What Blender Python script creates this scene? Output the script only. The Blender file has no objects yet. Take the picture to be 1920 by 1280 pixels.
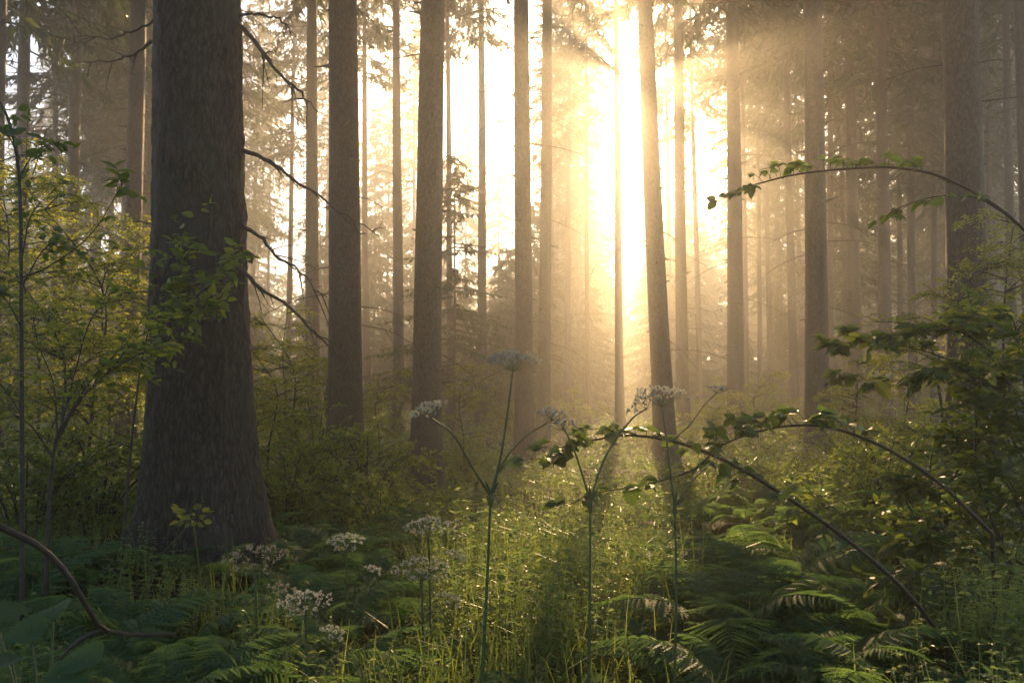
import bpy, math, random
import numpy as np
from mathutils import Vector, noise as mnoise

R = math.radians
random.seed(7)
rng = np.random.default_rng(7)
scene = bpy.context.scene

# ------------------------------------------------------------------ camera
F_PX, HORIZON, CAM_H = 1493.0, 740.0, 1.1
PITCH = math.atan((HORIZON - 640.0) / F_PX)
cam_d = bpy.data.cameras.new('camera')
cam = bpy.data.objects.new('camera', cam_d)
scene.collection.objects.link(cam)
cam.location = (0, 0, CAM_H)
cam.rotation_euler = (R(90) + PITCH, 0, 0)
cam_d.sensor_width = 36.0
cam_d.lens = F_PX / 1920.0 * 36.0
cam_d.clip_start, cam_d.clip_end = 0.05, 2000
cam_d.dof.use_dof = True
cam_d.dof.focus_distance = 2.6
cam_d.dof.aperture_fstop = 7.1
cam_d.dof.aperture_blades = 7
scene.camera = cam

# ------------------------------------------------------------------ sky and sun
SUN_AZ, SUN_EL = R(8.4), R(21.8)
world = bpy.data.worlds.new('World')
scene.world = world
world.use_nodes = True
nt = world.node_tree
bg = nt.nodes['Background']
sky = nt.nodes.new('ShaderNodeTexSky')
sky.sky_type = 'NISHITA'
sky.sun_disc = False
sky.sun_elevation = SUN_EL
sky.sun_rotation = SUN_AZ
sky.air_density = 1.0
sky.dust_density = 1.2
sky.ozone_density = 1.0
nt.links.new(sky.outputs[0], bg.inputs[0])
bg.inputs[1].default_value = 0.12

sun_d = bpy.data.lights.new('sun', 'SUN')
sun = bpy.data.objects.new('sun', sun_d)
scene.collection.objects.link(sun)
sun_d.energy = 5.0
sun_d.angle = R(0.5)
sun_d.color = (1.0, 0.665, 0.325)
to_sun = Vector((math.sin(SUN_AZ) * math.cos(SUN_EL), math.cos(SUN_AZ) * math.cos(SUN_EL), math.sin(SUN_EL)))
sun.rotation_euler = (-to_sun).to_track_quat('-Z', 'Y').to_euler()

vs = scene.view_settings
vs.view_transform = 'Standard'
vs.look = 'None'
vs.gamma = 1.0
vs.exposure = 1.3
HAZE_DENSITY = 0.0068
HAZE_ANISO = 0.80

cy = scene.cycles
scene.render.engine = 'CYCLES'
cy.max_bounces = 7
cy.diffuse_bounces = 3
cy.glossy_bounces = 2
cy.transmission_bounces = 4
cy.volume_bounces = 2
cy.transparent_max_bounces = 6
cy.sample_clamp_indirect = 4.0
cy.caustics_reflective = False
cy.caustics_refractive = False
cy.use_denoising = True
cy.use_adaptive_sampling = True
cy.adaptive_threshold = 0.02

# ------------------------------------------------------------------ helpers
def at(px, py, Y):
    """world point at depth Y that stands at pixel (px, py) of the 1920x1280 photograph"""
    u, v = (px - 960) / F_PX, (640 - py) / F_PX
    c, s = math.cos(PITCH), math.sin(PITCH)
    d = np.array([u, c - v * s, s + v * c])
    return np.array([0, 0, CAM_H]) + d * (Y / d[1])

def xat(px, Y):
    return (px - 960) / F_PX * Y

def ground_h(x, y):
    x = np.asarray(x, float); y = np.asarray(y, float)
    h = 0.10 * np.sin(x * 0.9 + 0.7) * np.sin(y * 0.6 + 0.4) + 0.06 * np.sin(x * 2.1 + y * 1.3)
    h = h * np.clip((np.hypot(x, y) - 1.0) / 3.0, 0, 1)
    h = h + 0.35 * np.clip((x - 1.6) / 3.0, 0, 1) * np.clip(1.4 - np.abs(y - 5) / 6, 0, 1)
    h = h - .30 * np.exp(-((x + .8) / 4.2) ** 2) * np.clip((y - 3.2) / 5, 0, 1) * np.clip((34 - y) / 16, 0, 1)
    h = h + 2.2 * np.clip((y - 45) / 45.0, 0, 1) ** 1.5
    return h

class MB:
    def __init__(self):
        self.v, self.t, self.n = [], [], 0
    def add(self, v, t):
        v = np.asarray(v, np.float32).reshape(-1, 3); t = np.asarray(t, np.int64).reshape(-1, 3)
        self.v.append(v); self.t.append(t + self.n); self.n += len(v)
    def merge(self, o, M=None, loc=None):
        for v, t in zip(o.v, o.t):
            pass
        V = np.concatenate(o.v); T = np.concatenate(o.t)
        if M is not None: V = V @ np.asarray(M).T
        if loc is not None: V = V + np.asarray(loc)
        self.add(V, T)
    def mesh(self, name, mat, smooth=False):
        me = bpy.data.meshes.new(name)
        V = np.concatenate(self.v).astype(np.float32); T = np.concatenate(self.t).astype(np.int32)
        me.vertices.add(len(V)); me.vertices.foreach_set('co', V.ravel())
        me.loops.add(len(T) * 3); me.loops.foreach_set('vertex_index', T.ravel())
        me.polygons.add(len(T))
        me.polygons.foreach_set('loop_start', np.arange(0, len(T) * 3, 3, dtype=np.int32))
        me.polygons.foreach_set('loop_total', np.full(len(T), 3, np.int32))
        me.polygons.foreach_set('use_smooth', np.full(len(T), smooth, bool))
        me.update(calc_edges=True)
        me.materials.append(mat)
        return me
    def build(self, name, mat, parent=None, smooth=False):
        return link(name, self.mesh(name, mat, smooth), parent)

def link(name, data, parent=None, loc=None, rz=0, s=1):
    o = bpy.data.objects.new(name, data)
    scene.collection.objects.link(o)
    if parent is not None: o.parent = parent
    if loc is not None: o.location = tuple(float(q) for q in loc)
    o.rotation_euler = (0, 0, rz)
    if s != 1: o.scale = (s, s, s) if not isinstance(s, tuple) else s
    return o

def thing(name, label, cat, loc, rz=0, group=None, s=1):
    o = link(name, None, None, loc, rz, s)
    o.empty_display_size = 0.2
    return tag(o, label, cat, group)

def tag(o, label, cat, group=None):
    o['label'] = label; o['category'] = cat
    if group: o['group'] = group
    return o

def copy_thing(root, loc, rz, s, label, group=None):
    c = root.copy(); scene.collection.objects.link(c)
    c.location = tuple(float(q) for q in loc); c.rotation_euler = (0, 0, rz); c.scale = (s, s, s)
    c['label'] = label
    if group: c['group'] = group
    for ch in root.children:
        d = ch.copy(); scene.collection.objects.link(d); d.parent = c
    return c

def norm(a):
    return a / np.maximum(np.linalg.norm(a, axis=-1, keepdims=True), 1e-9)

def spline(pts, n):
    """Catmull-Rom through pts, n samples"""
    p = np.asarray(pts, float)
    p = np.vstack([2 * p[0] - p[1], p, 2 * p[-1] - p[-2]])
    m = len(p) - 3
    out = []
    for q in np.linspace(0, m - 1e-6, n):
        i = int(q); t = q - i
        a, b, c, d = p[i], p[i + 1], p[i + 2], p[i + 3]
        out.append(0.5 * ((2 * b) + (c - a) * t + (2 * a - 5 * b + 4 * c - d) * t * t + (3 * b - a - 3 * c + d) * t ** 3))
    return np.array(out)

def tube(mb, pts, r0, r1=None, n=6, wob=0.0):
    p = np.asarray(pts, float)
    m = len(p)
    rad = np.linspace(r0, r0 if r1 is None else r1, m) if np.ndim(r0) == 0 else np.asarray(r0)
    tan = norm(np.gradient(p, axis=0))
    up = np.array([0.31, 0.17, 0.93])
    if abs(tan[0] @ up) > 0.9: up = np.array([1.0, 0.1, 0])
    a = norm(np.cross(tan, up)); b = np.cross(tan, a)
    ang = np.linspace(0, 2 * np.pi, n, endpoint=False)
    ring = a[:, None, :] * np.cos(ang)[None, :, None] + b[:, None, :] * np.sin(ang)[None, :, None]
    rr = rad[:, None, None] * (1 + (wob * rng.standard_normal((m, n, 1)) if wob else 0))
    V = (p[:, None, :] + ring * rr).reshape(-1, 3)
    i = np.arange(m - 1)[:, None] * n; j = np.arange(n)[None, :]; k = (j + 1) % n
    q0, q1, q2, q3 = i + j, i + k, i + n + k, i + n + j
    T = np.concatenate([np.stack([q0, q1, q2], -1).reshape(-1, 3), np.stack([q0, q2, q3], -1).reshape(-1, 3)])
    mb.add(V, T)

# leaf templates: x along the leaf, y across, z up; length 1, width 1
LEAF = (np.array([(0, 0, 0), (.3, .46, .10), (.68, .34, .06), (1, 0, -.16), (.3, -.46, .10), (.68, -.34, .06), (.5, 0, -.02)]),
        np.array([(0, 6, 1), (1, 6, 2), (2, 6, 3), (0, 4, 6), (4, 5, 6), (5, 3, 6)]))
BLADE = (np.array([(0, 0, 0), (.4, .5, .05), (1, 0, -.1), (.4, -.5, .05)]), np.array([(0, 2, 1), (0, 3, 2)]))

STALK = (np.array([(0, 0, 0), (.4, .5, 0), (1, 0, 0), (.4, -.5, 0)]), np.array([(0, 2, 1), (0, 3, 2)]))

def toothed(teeth=6, depth=0.16, curl=0.22, cup=0.12):
    xs = []; V = []; T = []
    m = teeth * 2 + 1
    for i in range(m):
        t = i / (m - 1)
        w = 0.5 * (math.sin(math.pi * t ** 0.72)) ** 0.85 if 0 < t < 1 else 0
        if i % 2 == 0: w *= 1 - depth * 1.7
        x = t + (0.035 if i % 2 else 0) * (t < 1)
        z = -curl * t * t
        V += [(t, 0, z), (x, w, z + cup * w + 0.02), (x, -w, z + cup * w + 0.02)]
    for i in range(m - 1):
        a, b = i * 3, i * 3 + 3
        T += [(a, b, a + 1), (b, b + 1, a + 1), (a, a + 2, b), (b, a + 2, b + 2)]
    return np.array(V, float), np.array(T)
TOOTH = toothed()
PINNA = toothed(7, 0.34, 0.12, 0.05)

def leaves(mb, pos, d, nrm, length, wr=0.6, tmpl=LEAF):
    pos = np.asarray(pos, float).reshape(-1, 3); N = len(pos)
    if N == 0: return
    d = norm(np.broadcast_to(np.asarray(d, float), (N, 3)))
    nrm = np.broadcast_to(np.asarray(nrm, float), (N, 3))
    side = norm(np.cross(nrm, d)); up = np.cross(d, side)
    L = np.broadcast_to(np.asarray(length, float), (N,))[:, None, None]
    W = np.broadcast_to(np.asarray(wr, float), (N,))[:, None, None] * L
    tv, tt = tmpl
    V = pos[:, None, :] + d[:, None, :] * tv[None, :, 0:1] * L + side[:, None, :] * tv[None, :, 1:2] * W + up[:, None, :] * tv[None, :, 2:3] * L
    T = tt[None] + (np.arange(N) * len(tv))[:, None, None]
    mb.add(V, T)

def rnd(n, s=1.0):
    return rng.standard_normal((n, 3)) * s

# ------------------------------------------------------------------ materials
def nodes(name):
    m = bpy.data.materials.new(name); m.use_nodes = True
    t = m.node_tree
    return m, t, t.nodes['Principled BSDF'], t.nodes['Material Output']

def leaf_mat(name, c0, c1, trans, tmix=0.45, rough=0.38, spec=0.5):
    m, t, p, out = nodes(name)
    geo = t.nodes.new('ShaderNodeNewGeometry')
    ramp = t.nodes.new('ShaderNodeValToRGB')
    e = ramp.color_ramp.elements
    e[0].color = (*c0, 1); e[1].color = (*c1, 1)
    t.links.new(geo.outputs['Random Per Island'], ramp.inputs[0])
    no = t.nodes.new('ShaderNodeTexNoise'); no.inputs['Scale'].default_value = 60
    tc = t.nodes.new('ShaderNodeTexCoord')
    t.links.new(tc.outputs['Object'], no.inputs['Vector'])
    mx = t.nodes.new('ShaderNodeMix'); mx.data_type = 'RGBA'; mx.blend_type = 'MULTIPLY'
    mx.inputs['Factor'].default_value = 0.5
    t.links.new(ramp.outputs[0], mx.inputs['A']); t.links.new(no.outputs['Fac'], mx.inputs['B'])
    t.links.new(mx.outputs['Result'], p.inputs['Base Color'])
    p.inputs['Roughness'].default_value = rough
    p.inputs['Specular IOR Level'].default_value = spec
    bump = t.nodes.new('ShaderNodeBump'); bump.inputs['Strength'].default_value = 0.25; bump.inputs['Distance'].default_value = 0.004
    t.links.new(no.outputs['Fac'], bump.inputs['Height']); t.links.new(bump.outputs[0], p.inputs['Normal'])
    tr = t.nodes.new('ShaderNodeBsdfTranslucent')
    hs = t.nodes.new('ShaderNodeMix'); hs.data_type = 'RGBA'
    hs.inputs['A'].default_value = (*trans, 1); hs.inputs['B'].default_value = (trans[0] * .45, trans[1] * .6, trans[2] * .6, 1)
    t.links.new(geo.outputs['Random Per Island'], hs.inputs['Factor'])
    t.links.new(hs.outputs['Result'], tr.inputs[0])
    ms = t.nodes.new('ShaderNodeMixShader'); ms.inputs[0].default_value = tmix
    t.links.new(p.outputs[0], ms.inputs[1]); t.links.new(tr.outputs[0], ms.inputs[2])
    t.links.new(ms.outputs[0], out.inputs['Surface'])
    return m

def bark_mat(name, c0, c1, scale=1.0, bump=0.6, lichen=None, crack=.3):
    m, t, p, out = nodes(name)
    tc = t.nodes.new('ShaderNodeTexCoord')
    mp = t.nodes.new('ShaderNodeMapping'); mp.inputs['Scale'].default_value = (9 * scale, 9 * scale, 2.6 * scale)
    t.links.new(tc.outputs['Object'], mp.inputs[0])
    n1 = t.nodes.new('ShaderNodeTexNoise'); n1.inputs['Scale'].default_value = 2.2; n1.inputs['Detail'].default_value = 9; n1.inputs['Roughness'].default_value = .68
    n1.inputs['Distortion'].default_value = .5
    vo = t.nodes.new('ShaderNodeTexVoronoi'); vo.feature = 'DISTANCE_TO_EDGE'; vo.inputs['Scale'].default_value = 2.4
    t.links.new(mp.outputs[0], n1.inputs['Vector'])
    ad = t.nodes.new('ShaderNodeVectorMath'); ad.operation = 'MULTIPLY_ADD'
    ad.inputs[1].default_value = (1.1, 1.1, 1.1)
    t.links.new(n1.outputs['Color'], ad.inputs[0]); t.links.new(mp.outputs[0], ad.inputs[2])
    t.links.new(ad.outputs[0], vo.inputs['Vector'])
    cr = t.nodes.new('ShaderNodeMapRange'); cr.inputs[1].default_value = 0; cr.inputs[2].default_value = .32
    t.links.new(vo.outputs['Distance'], cr.inputs[0])
    hm = t.nodes.new('ShaderNodeMath'); hm.operation = 'MULTIPLY_ADD'; hm.inputs[1].default_value = crack
    t.links.new(cr.outputs[0], hm.inputs[0]); t.links.new(n1.outputs['Fac'], hm.inputs[2])
    ramp = t.nodes.new('ShaderNodeValToRGB'); e = ramp.color_ramp.elements
    e[0].position = .30 + .25 * crack; e[1].position = .55 + .8 * crack
    e[0].color = (*c0, 1); e[1].color = (*c1, 1)
    t.links.new(hm.outputs[0], ramp.inputs[0])
    col = ramp.outputs[0]
    if lichen:
        n2 = t.nodes.new('ShaderNodeTexNoise'); n2.inputs['Scale'].default_value = 2.3; n2.inputs['Detail'].default_value = 5
        t.links.new(tc.outputs['Object'], n2.inputs['Vector'])
        mr = t.nodes.new('ShaderNodeMapRange'); mr.inputs[1].default_value = .5; mr.inputs[2].default_value = .72; mr.inputs[4].default_value = .6
        t.links.new(n2.outputs['Fac'], mr.inputs[0])
        mx = t.nodes.new('ShaderNodeMix'); mx.data_type = 'RGBA'; mx.inputs['B'].default_value = (*lichen, 1)
        t.links.new(mr.outputs[0], mx.inputs['Factor']); t.links.new(col, mx.inputs['A'])
        col = mx.outputs['Result']
    t.links.new(col, p.inputs['Base Color'])
    p.inputs['Roughness'].default_value = .68
    p.inputs['Specular IOR Level'].default_value = .38
    b = t.nodes.new('ShaderNodeBump'); b.inputs['Strength'].default_value = bump; b.inputs['Distance'].default_value = .03 / scale
    t.links.new(hm.outputs[0], b.inputs['Height']); t.links.new(b.outputs[0], p.inputs['Normal'])
    return m

def plain_mat(name, c0, c1, rough=.6, scale=40, spec=.4):
    m, t, p, out = nodes(name)
    tc = t.nodes.new('ShaderNodeTexCoord'); no = t.nodes.new('ShaderNodeTexNoise')
    no.inputs['Scale'].default_value = scale; no.inputs['Detail'].default_value = 5
    t.links.new(tc.outputs['Object'], no.inputs['Vector'])
    ramp = t.nodes.new('ShaderNodeValToRGB'); e = ramp.color_ramp.elements
    e[0].position = .3; e[1].position = .7; e[0].color = (*c0, 1); e[1].color = (*c1, 1)
    t.links.new(no.outputs['Fac'], ramp.inputs[0]); t.links.new(ramp.outputs[0], p.inputs['Base Color'])
    p.inputs['Roughness'].default_value = rough; p.inputs['Specular IOR Level'].default_value = spec
    return m

M_BARK_NEAR = bark_mat('bark_near', (.020, .016, .0125), (.088, .072, .056), 1.5, 1.0, (.075, .075, .058), .42)
M_BARK = bark_mat('bark', (.034, .026, .019), (.11, .086, .062), 2.0, .7, None, .4)
M_TWIG = plain_mat('dead_twig', (.05, .04, .03), (.11, .085, .065), .8)
M_NEEDLE = leaf_mat('needles', (.022, .045, .016), (.05, .085, .026), (.16, .20, .05), .30, .5, .3)
M_BEECH = leaf_mat('understory_leaf', (.035, .08, .016), (.07, .125, .026), (.62, .60, .06), .6, .40)
M_MAPLE = leaf_mat('sapling_leaf', (.03, .065, .018), (.06, .11, .03), (.48, .54, .06), .55, .36)
M_DARKLEAF = leaf_mat('shrub_leaf', (.026, .06, .016), (.055, .10, .026), (.34, .40, .05), .46, .36)
M_BRAMBLE = leaf_mat('bramble_leaf', (.026, .065, .026), (.055, .10, .04), (.32, .44, .07), .46, .36)
M_FERN = leaf_mat('fern_frond', (.045, .11, .05), (.08, .15, .065), (.30, .46, .10), .45, .6, .25)
M_HERB = leaf_mat('herb_leaf', (.04, .10, .03), (.09, .16, .05), (.46, .55, .14), .52, .38)
M_GRASS = leaf_mat('grass_blade', (.05, .09, .022), (.09, .14, .035), (.45, .52, .07), .5, .34)
M_YELLOW = leaf_mat('yellow_leaf', (.12, .14, .02), (.20, .20, .03), (.60, .56, .08), .5, .4)
M_STEM = plain_mat('green_stem', (.035, .06, .02), (.08, .11, .04), .45)
M_CANE = plain_mat('bramble_cane', (.022, .016, .011), (.05, .036, .022), .5)
M_SAPSTEM = plain_mat('sapling_stem', (.025, .02, .016), (.06, .05, .04), .7)
M_FLOWER = leaf_mat('umbel_flower', (.44, .43, .37), (.66, .63, .55), (.70, .66, .54), .5, .4)
M_SEED = leaf_mat('umbel_seed', (.40, .30, .24), (.66, .54, .44), (.68, .52, .36), .42, .4)
M_GROUND = plain_mat('forest_floor', (.022, .02, .012), (.05, .055, .022), .9, 3.0, .2)

# ------------------------------------------------------------------ ground
gx = np.concatenate([np.linspace(-68, -12, 40), np.linspace(-11.5, 11.5, 93), np.linspace(12, 68, 40)])
gy = np.concatenate([np.linspace(-30, 0, 24), np.linspace(.25, 20, 80), np.linspace(21, 118, 70)])
GX, GY = np.meshgrid(gx, gy)
GZ = ground_h(GX, GY) + 0.02 * np.sin(GX * 7.1 + GY * 3) * np.sin(GY * 6.3)
nx, ny = len(gx), len(gy)
ii, jj = np.meshgrid(np.arange(nx - 1), np.arange(ny - 1))
a = (jj * nx + ii).ravel()
mb = MB(); mb.add(np.stack([GX, GY, GZ], -1), np.concatenate([np.stack([a, a + 1, a + nx + 1], -1), np.stack([a, a + nx + 1, a + nx], -1)]))
g = mb.build('ground', M_GROUND, smooth=True); g['kind'] = 'structure'

# ------------------------------------------------------------------ trees
def trunk_mesh(r, H, lean, near=False, twigs=0, twig_z=(2.5, 9), flare=0.45, seed=0):
    """lean: horizontal shift (x, y) per metre of height"""
    rs = np.random.default_rng(seed)
    mb = MB()
    n = 96 if near else 16
    zs = np.concatenate([np.linspace(-.3, 2.5, 130 if near else 14), np.linspace(2.55, 6, 110 if near else 8)[0:], np.linspace(6.4, H, 24)])
    ang = np.linspace(0, 2 * np.pi, n, endpoint=False)
    V = np.zeros((len(zs), n, 3))
    ph = rs.uniform(0, 6.28, 4)
    wx, wy = rs.uniform(0, 6.28, 2)
    for i, z in enumerate(zs):
        zz = max(z, 0)
        rad = r * (1 - .80 * zz / H) / (1 - .8 * 2.0 / H)
        fl = flare * math.exp(-zz / .38) + .14 * math.exp(-zz / 1.4)
        rr = rad * (1 + fl * (1 + (.42 if near else .28) * np.sin(ang * 5 + ph[0]) + .16 * np.sin(ang * 3 + ph[1])))
        rr = rr * (1 + .015 * np.sin(ang * 2 + ph[2] + z * .5) + .012 * np.sin(ang * 7 + z * 2 + ph[3]))
        cx = lean[0] * z + .02 * math.sin(z * .35 + wx); cyy = lean[1] * z + .02 * math.sin(z * .3 + wy)
        if near and z < 6:
            for k in range(n):
                q = Vector((math.cos(ang[k]) * r * 16, math.sin(ang[k]) * r * 16, z * 4.2))
                d = mnoise.fractal(q, 1.0, 2.1, 5)
                q2 = Vector((math.cos(ang[k]) * r * 34, math.sin(ang[k]) * r * 34, z * 15 + 9))
                rr[k] += .013 * d + .012 * abs(mnoise.noise(q2)) + .006 * max(0, d) * math.exp(-zz)
        V[i, :, 0] = cx + rr * np.cos(ang); V[i, :, 1] = cyy + rr * np.sin(ang); V[i, :, 2] = z
    m = len(zs)
    i = np.arange(m - 1)[:, None] * n; j = np.arange(n)[None, :]; k = (j + 1) % n
    q0, q1, q2, q3 = i + j, i + k, i + n + k, i + n + j
    mb.add(V, np.concatenate([np.stack([q0, q1, q2], -1).reshape(-1, 3), np.stack([q0, q2, q3], -1).reshape(-1, 3)]))
    for _ in range(twigs):                       # short dead side twigs on the lower stem
        z = rs.uniform(*twig_z); az = rs.uniform(0, 6.28); L = rs.uniform(.35, 1.5)
        d = np.array([math.cos(az), math.sin(az), rs.uniform(-.35, .15)])
        b0 = np.array([lean[0] * z, lean[1] * z, z]) + d * r * .7
        pts = spline([b0, b0 + d * L * .5 + [0, 0, -.04 * L], b0 + d * L + [0, 0, -.22 * L]], 6)
        tube(mb, pts, .011, .003, 4)
        for q in range(rs.integers(1, 5)):
            tt = rs.integers(2, 6); dd = norm(d + rs.standard_normal(3) * .7)
            tube(mb, [pts[tt], pts[tt] + dd * L * .25 + [0, 0, -.05]], .005, .002, 3)
    if not near:
        for _ in range(16 if r > .12 else 0):        # broken branch stubs with swollen collars
            z = rs.uniform(.8, 9); az = rs.uniform(0, 6.28)
            d = np.array([math.cos(az), math.sin(az), rs.uniform(-.3, .35)])
            b0 = np.array([lean[0] * z, lean[1] * z, z]) + d * [1, 1, 0] * r * .86
            l = r * .25 + rs.uniform(.03, .16)
            tube(mb, [b0, b0 + d * l * .4, b0 + d * l], [.034, .016, .009], None, 5)
    return mb

def spruce_crown(H0, H1, rmax, nb, dens=1.0, seed=0, droop=.45, fine=1.0):
    """branches with drooping needle sprays between heights H0 and H1, centred on the axis"""
    rs = np.random.default_rng(seed)
    mb = MB()
    for b in range(nb):
        t = rs.uniform(0, 1) ** 0.9
        z = H0 + t * (H1 - H0); az = rs.uniform(0, 6.28)
        L = rmax * (1 - t) ** .75 * rs.uniform(.55, 1.1) + .25
        d = np.array([math.cos(az), math.sin(az), 0])
        s = np.linspace(0, 1, 7)
        pts = np.array([0, 0, z]) + d * (s * L)[:, None] + np.array([0, 0, 1.0]) * (-(droop * s ** 1.3 - .22 * droop * s ** 3) * L)[:, None]
        tube(mb, pts, .03, .006, 3)
        m = max(4, int(L * 11 * dens))
        tt = rs.uniform(.12, 1, m); P = np.stack([np.interp(tt, s, pts[:, q]) for q in range(3)], -1)
        side = np.array([-d[1], d[0], 0]) * np.where(rs.uniform(size=m) < .5, -1, 1)[:, None]
        dir_ = norm(d * rs.uniform(.2, .9, (m, 1)) + side * rs.uniform(.1, 1.0, (m, 1)) + np.array([0, 0, -1]) * rs.uniform(.0, 1.1, (m, 1)))
        leaves(mb, P, dir_, norm(np.array([0, 0, 1]) + rs.standard_normal((m, 3)) * .5), fine * rs.uniform(.22, .55, m) * (1.15 - .5 * tt), rs.uniform(.16, .34, m), BLADE)
        # a few twig tips curving off each spray
        k = m // 2
        P2 = P[:k] + dir_[:k] * .2
        leaves(mb, P2, norm(dir_[:k] + rs.standard_normal((k, 3)) * .7), norm(rs.standard_normal((k, 3)) + [0, 0, .8]), fine * rs.uniform(.12, .3, k), .3, BLADE)
    return mb

# shared crowns: local origin at crown axis, heights measured from the tree's foot
CROWN_BASES = {}
def crown(base, k):
    key = (base, k)
    if key not in CROWN_BASES:
        H = 27 + 2 * k
        mb = spruce_crown(base, H, 2.5 + .3 * k, int((H - base) * 17), 1.0, seed=int(base * 10) + k)
        CROWN_BASES[key] = (mb.mesh('crown', M_NEEDLE), H)
    return CROWN_BASES[key]

TREES = [  # x at top of photo, x at the horizon, width in px, distance, crown base, twigs, name, label
 (367, 371, 161, 5.4, 12, 0, 'spruce_tree', 'massive dark spruce with rough bark and flared foot in the left foreground'),
 (4, -8, 22, 15, 8, 6, 'spruce_tree', 'dark trunk cut by the left edge of the photo'),
 (49, 33, 26, 20, 10, 10, 'spruce_tree', 'slim trunk with a sunlit right rim, first in from the left edge'),
 (106, 98, 12, 25, 9, 10, 'spruce_tree', 'thin dark trunk between the two slim gold-rimmed trunks far left'),
 (146, 128, 24, 19, 11, 14, 'spruce_tree', 'gold-rimmed brown trunk midway between left edge and the massive trunk'),
 (260, 240, 34, 15, 12, 16, 'spruce_tree', 'brown trunk with a bright golden right rim just left of the massive trunk'),
 (283, 274, 15, 26, 10, 8, 'spruce_tree', 'pale thin trunk squeezed against the left side of the massive trunk'),
 (584, 588, 27, 21, 12, 24, 'spruce_tree', 'slender tan trunk between the massive trunk and the thick brown one'),
 (644, 645, 62, 11.5, 11, 5, 'spruce_tree', 'thick brown trunk, second widest left of centre, rising from bushes'),
 (682, 688, 14, 30, 13, 10, 'spruce_tree', 'thin hazy trunk close to the right side of the thick brown trunk'),
 (744, 746, 21, 25, 14, 14, 'spruce_tree', 'slim pale golden trunk midway between two thick brown trunks'),
 (811, 803, 53, 11.3, 11, 4, 'spruce_tree', 'thick grey-brown trunk tapering from a wide bare foot, left of centre'),
 (838, 846, 13, 28, 13, 16, 'spruce_tree', 'thin trunk hugging the right side of the tapering grey-brown trunk'),
 (902, 905, 19, 30, 15, 22, 'spruce_tree', 'glowing pale trunk behind the young drooping spruce'),
 (979, 981, 34, 13.5, 11, 6, 'spruce_tree', 'straight grey trunk behind the tallest white umbel'),
 (1026, 1018, 25, 18, 12, 14, 'spruce_tree', 'amber trunk close beside the straight grey trunk at centre'),
 (1068, 1064, 12, 34, 12, 16, 'spruce_tree', 'faint foggy trunk just right of the amber trunk'),
 (1098, 1103, 9, 29, 11.5, 24, 'spruce_tree', 'thin dark-crowned spruce left of the sun with ragged branches'),
 (1154, 1163, 16, 27, 17, 8, 'spruce_tree', 'thin golden trunk standing right in front of the sun glow'),
 (1211, 1243, 37, 14, 12, 4, 'spruce_tree', 'leaning blue-grey trunk just right of the sun'),
 (1247, 1258, 9, 36, 14, 12, 'spruce_tree', 'hair-thin trunk between the leaning trunk and its upright neighbour'),
 (1270, 1281, 23, 20, 11, 10, 'spruce_tree', 'upright grey trunk close to the right of the leaning trunk'),
 (1294, 1312, 11, 34, 12.5, 12, 'spruce_tree', 'thin hazy trunk right of the leaning pair'),
 (1371, 1380, 30, 19, 11, 8, 'spruce_tree', 'peach lit trunk standing alone where light shafts cross'),
 (1392, 1398, 11, 30, 13, 12, 'spruce_tree', 'thin trunk on the right flank of the peach lit trunk'),
 (1421, 1424, 9, 33, 12, 14, 'spruce_tree', 'very thin dark trunk in the pale gap left of the bright sky hole'),
 (1473, 1488, 16, 26, 12, 12, 'spruce_tree', 'slim trunk on the right of the bright sky hole'),
 (1523, 1534, 41, 13.5, 11, 4, 'spruce_tree', 'broad smoky grey trunk right of centre behind the high arching twig'),
 (1553, 1561, 13, 27, 10, 10, 'spruce_tree', 'thin trunk touching the right side of the broad smoky trunk'),
 (1590, 1606, 24, 21, 10, 8, 'spruce_tree', 'grey-brown trunk, first of a matching pair right of the smoky trunk'),
 (1648, 1664, 24, 20, 9, 8, 'spruce_tree', 'grey-brown trunk, second of a matching pair right of the smoky trunk'),
 (1680, 1692, 11, 32, 9, 10, 'spruce_tree', 'thin trunk just right of the matching pair'),
 (1706, 1711, 16, 27, 9, 10, 'spruce_tree', 'dim slim trunk left of the black trunk on the right'),
 (1748, 1752, 11, 30, 9, 10, 'spruce_tree', 'thin shadowy trunk against the left side of the black trunk'),
 (1802, 1815, 67, 8.5, 11, 2, 'spruce_tree', 'wide nearly black trunk on the right with yellow-green leaves before it'),
 (1850, 1857, 12, 25, 8, 8, 'spruce_tree', 'thin dark trunk against the right side of the black trunk'),
 (1885, 1902, 17, 18, 9, 6, 'spruce_tree', 'slim dark trunk between the black trunk and the right edge'),
 (1913, 1938, 24, 12, 9, 4, 'spruce_tree', 'dark trunk cut by the top right edge of the photo'),
]
tree_xy = []
for i, (x0, x1, w, Y, cb, tw, name, label) in enumerate(TREES):
    p0, p1 = at(x0, 0, Y), at(x1, 740, Y)
    lx = (p0[0] - p1[0]) / (p0[2] - p1[2])
    bx = p1[0] - lx * p1[2]
    bz = float(ground_h(bx, Y))
    r = w / 2 / F_PX * Y
    k = i % 3
    cm, H = crown(cb, k)
    root = thing(name, label, 'tree', (bx, Y, bz))
    near = i == 0
    ly = 0.0
    trunk_mesh(r, H, (lx, ly), near, tw if near else tw * 2 + 4, (1.8, cb + 1), .46 if i in (0, 11) else .4, seed=i + 3).build('trunk', M_BARK_NEAR if near else M_BARK, root, True)
    c = link('crown', cm, root, (lx * (cb + 4), 0, 0), rng.uniform(0, 6.28))
    q_ = bx - .148 * Y
    if Y > 25 and -9 < q_ < 4.5: c.scale = (.62, .62, 1) if -1.8 < q_ < 1.3 or q_ < -4.2 else (.9, .9, 1)
    tree_xy.append((bx, Y))
    if i == 0: big_tree = root

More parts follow.
